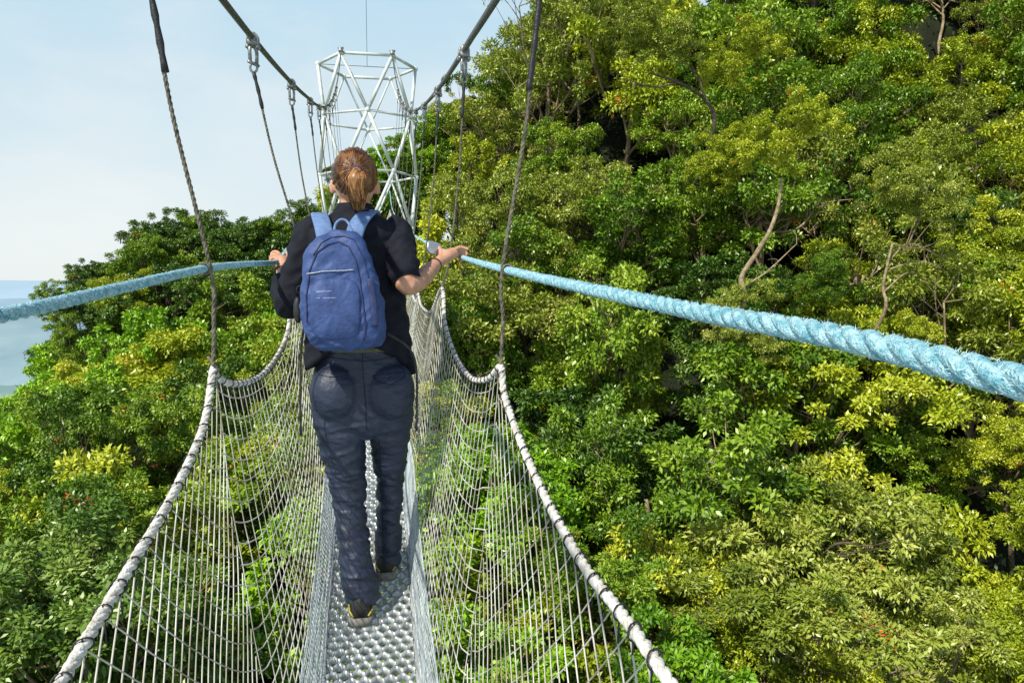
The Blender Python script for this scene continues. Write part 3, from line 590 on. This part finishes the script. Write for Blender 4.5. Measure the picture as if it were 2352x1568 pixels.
SKY=[1250,960,870,800,760,700,640,595,550,490,480,490,518,486,450,370,290,230,180,150,60,-400]
def sky_y(px): return np.interp(px,SKX,SKY)
def put(tx,ty,h,r,kd,zs):
    px,py=PROJ((tx,ty,h)); var=kd+5*random.randint(0,2)
    lab='%s tree %s'%(KIND[kd][0],region(px,py))
    tree(var,(tx,ty,h-(3.05*zs)*r),(r,r,r*zs),random.uniform(0,6.28),lab,lab.replace(' tree ',' trees '))
y=8.5; cnt=0
GAPS=[(1360,790,95,70),(1320,1010,70,60),(1800,1030,80,60),(2120,1010,80,45),(1620,560,80,50),(2170,560,60,50),(1500,640,70,40),(1950,330,70,50),(1780,860,70,40)]
while y<64:
    s=sp_(y); x=-.62*y-3; off=random.random()*s
    while x<1.22*y+4:
        tx=x+off*.5+random.uniform(-.4,.4)*s; ty=y+random.uniform(-.4,.4)*s; h=Hc(tx,ty)+random.uniform(-.5,.5)*s*.6
        px,py=PROJ((tx,ty,h)); r=.84*s*random.choice([.75,.9,1,1.15,1.4])
        x+=s*.97
        if px<-260 or px>2620 or py<-420 or py>1950: continue
        if abs(tx)<1.6 and h>deckz(ty)-1.6 and ty<21: continue
        if (tx-TC.x)**2+(ty-TC.y)**2<5: continue
        if any(((px-g[0])/g[2])**2+((py+40-g[1])/g[3])**2<1.6 for g in GAPS): h-=1.3*r; r*=.8
        nv=noise.noise(Vector((tx*.12,ty*.12,3.3)))+random.uniform(-.35,.35)
        if px<700: kd=2 if nv<-.12 else (1 if nv<.15 else (0 if nv<.3 else 3))
        else: kd=4 if nv<-.25 else 1 if nv<-.02 else 0 if nv<.27 else 3 if nv<.40 else 2
        if px<760 and py<640: kd=random.choice([2,1,2]); r*=.8
        if px<1262:
            rp=r*.95*F/ty; lim=max(sky_y(px-rp),sky_y(px),sky_y(px+rp)*.5+sky_y(px-rp)*.5) if px<330 else sky_y(px-rp*.6)
            if py<lim+6:
                h-=(lim+6-py)*ty/F
                if (lim-py)>260: continue
        put(tx,ty,h,r,kd,random.uniform(.85,1.25)); cnt+=1
    y+=s*.84
px=158
while px<1225:
    Y=np.interp(px,[150,400,700,1050,1250],[42,47,50,54,46])+random.uniform(-2,2); r=random.uniform(1.3,1.6) if px<230 else random.uniform(1.8,2.6) if px<1100 else 3.0
    top=P(px,sky_y(px)+random.uniform(-4,16),Y); kd=random.choice([2,1,2,1]) if px<900 else random.choice([0,1,4,3])
    put(top.x,top.y,top.z,r,kd,1.0); cnt+=1
    q=P(px+10,sky_y(px)+90,Y-2)
    if px<700: put(q.x,q.y,q.z,r*1.1,random.choice([1,2,0]),1.0); cnt+=1
    px+=r*F/Y*.72
print('trees',cnt)
# undergrowth
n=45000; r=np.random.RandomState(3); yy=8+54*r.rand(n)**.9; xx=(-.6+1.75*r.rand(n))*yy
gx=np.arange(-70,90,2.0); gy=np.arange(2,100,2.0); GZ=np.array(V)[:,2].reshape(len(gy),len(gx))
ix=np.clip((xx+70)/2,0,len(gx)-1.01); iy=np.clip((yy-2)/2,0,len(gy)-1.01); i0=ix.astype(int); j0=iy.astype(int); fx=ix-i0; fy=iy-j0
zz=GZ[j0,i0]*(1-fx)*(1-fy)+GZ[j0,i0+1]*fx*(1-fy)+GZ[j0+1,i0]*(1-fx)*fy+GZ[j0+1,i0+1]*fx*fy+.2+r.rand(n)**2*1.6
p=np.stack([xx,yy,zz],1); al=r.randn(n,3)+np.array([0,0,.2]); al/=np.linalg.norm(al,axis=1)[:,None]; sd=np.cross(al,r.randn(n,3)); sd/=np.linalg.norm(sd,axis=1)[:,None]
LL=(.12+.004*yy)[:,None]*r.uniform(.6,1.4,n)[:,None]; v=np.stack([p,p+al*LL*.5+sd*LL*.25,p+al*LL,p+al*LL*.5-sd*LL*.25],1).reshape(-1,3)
mb=MB(); mb.add(v,[np.arange(n*4).reshape(-1,4)]); o=mb.build('undergrowth',M['under'],None,False,r.rand(n)*.7); o['kind']='stuff'; o['label']='shade-darkened leafy undergrowth covering the slope between the trees'; o['category']='undergrowth'
def raycan(px,py,lift=1.0):
    for Y in np.arange(6,70,.25):
        q=P(px,py,Y)
        if q.z<=Hc(q.x,q.y)+lift: return Y
    return 50
def bare(label,trunk,limbs,r0,crowns,m=M['barkp'],fwd=.9):
    Y=min(raycan(*trunk[0]),raycan(*trunk[-1]))-fwd; b=P(*trunk[0],Y)+Vector((0,1.5,-2)); root=empty('tree',label,'tree',b)
    mb=MB(); c=cr([b]+[P(a[0],a[1],Y+.15*random.uniform(-1,1)) for a in trunk],.15); tube(mb,c,np.linspace(r0*1.3,r0*.5,len(c)),8)
    for l in limbs:
        c=cr([P(a[0],a[1],Y-.1*k+.1*random.uniform(-1,1)) for k,a in enumerate(l)],.1); tube(mb,c,np.linspace(r0*.5,r0*.12,len(c)),6)
        for _ in range(4):
            i=random.randint(len(c)//3,len(c)-1); e=c[i]+np.array([random.uniform(-.6,.6),random.uniform(-.3,.3),random.uniform(-.1,.6)]); c2=cr([c[i],(c[i]+e)/2+np.array([.05,0,.05]),e],.1); tube(mb,c2,np.linspace(r0*.16,r0*.05,len(c2)),4)
    keep(mb.build('trunk',m,root))
    for (px,py,rc_,v) in crowns:
        o=bpy.data.objects.new('crown',VAR[v][1]); C.objects.link(o); o.parent=root; q=P(px,py,Y+.2)-b; o.location=q-Vector((0,0,2.2*rc_)); o.scale=(rc_,rc_,rc_)
bare('tree with a pale twisting S-shaped trunk above the blue rope, right hillside',[(1708,690),(1702,640),(1738,580),(1768,530),(1788,470),(1795,410)],[[(1705,660),(1760,625),(1830,560)]],.08,[(1800,330,1.6,0),(1700,760,1.3,4),(1880,640,1.0,1)])
bare('tree with pale tangled forking twigs at the far right above the blue rope',[(2030,720),(2028,660),(2040,600),(2050,560)],[[(2030,670),(2090,625),(2160,655)],[(2040,600),(2090,560),(2160,590)],[(2048,560),(2110,570),(2190,540)],[(2038,620),(2110,600),(2170,620)]],.06,[(2080,450,1.6,4),(2050,790,1.2,0)])
bare('tree with dark spreading bare limbs high on the right hillside',[(1640,290),(1620,230),(1560,190),(1500,170)],[[(1620,230),(1600,170),(1560,140),(1480,120)],[(1560,190),(1500,200),(1430,180)]],.09,[(1500,90,1.8,4),(1690,150,1.8,0),(1640,380,1.6,10)],M['barkd'])
# far valley and hills; aerial haze is painted into their base colours
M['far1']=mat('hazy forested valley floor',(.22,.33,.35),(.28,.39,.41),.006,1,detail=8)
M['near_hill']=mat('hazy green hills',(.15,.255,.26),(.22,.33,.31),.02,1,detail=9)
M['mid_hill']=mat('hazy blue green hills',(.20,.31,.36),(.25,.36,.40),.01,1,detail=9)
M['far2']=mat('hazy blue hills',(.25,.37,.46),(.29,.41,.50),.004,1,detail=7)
M['far3']=mat('haze-tinted farthest hills',(.31,.44,.55),(.35,.48,.58),.001,1)
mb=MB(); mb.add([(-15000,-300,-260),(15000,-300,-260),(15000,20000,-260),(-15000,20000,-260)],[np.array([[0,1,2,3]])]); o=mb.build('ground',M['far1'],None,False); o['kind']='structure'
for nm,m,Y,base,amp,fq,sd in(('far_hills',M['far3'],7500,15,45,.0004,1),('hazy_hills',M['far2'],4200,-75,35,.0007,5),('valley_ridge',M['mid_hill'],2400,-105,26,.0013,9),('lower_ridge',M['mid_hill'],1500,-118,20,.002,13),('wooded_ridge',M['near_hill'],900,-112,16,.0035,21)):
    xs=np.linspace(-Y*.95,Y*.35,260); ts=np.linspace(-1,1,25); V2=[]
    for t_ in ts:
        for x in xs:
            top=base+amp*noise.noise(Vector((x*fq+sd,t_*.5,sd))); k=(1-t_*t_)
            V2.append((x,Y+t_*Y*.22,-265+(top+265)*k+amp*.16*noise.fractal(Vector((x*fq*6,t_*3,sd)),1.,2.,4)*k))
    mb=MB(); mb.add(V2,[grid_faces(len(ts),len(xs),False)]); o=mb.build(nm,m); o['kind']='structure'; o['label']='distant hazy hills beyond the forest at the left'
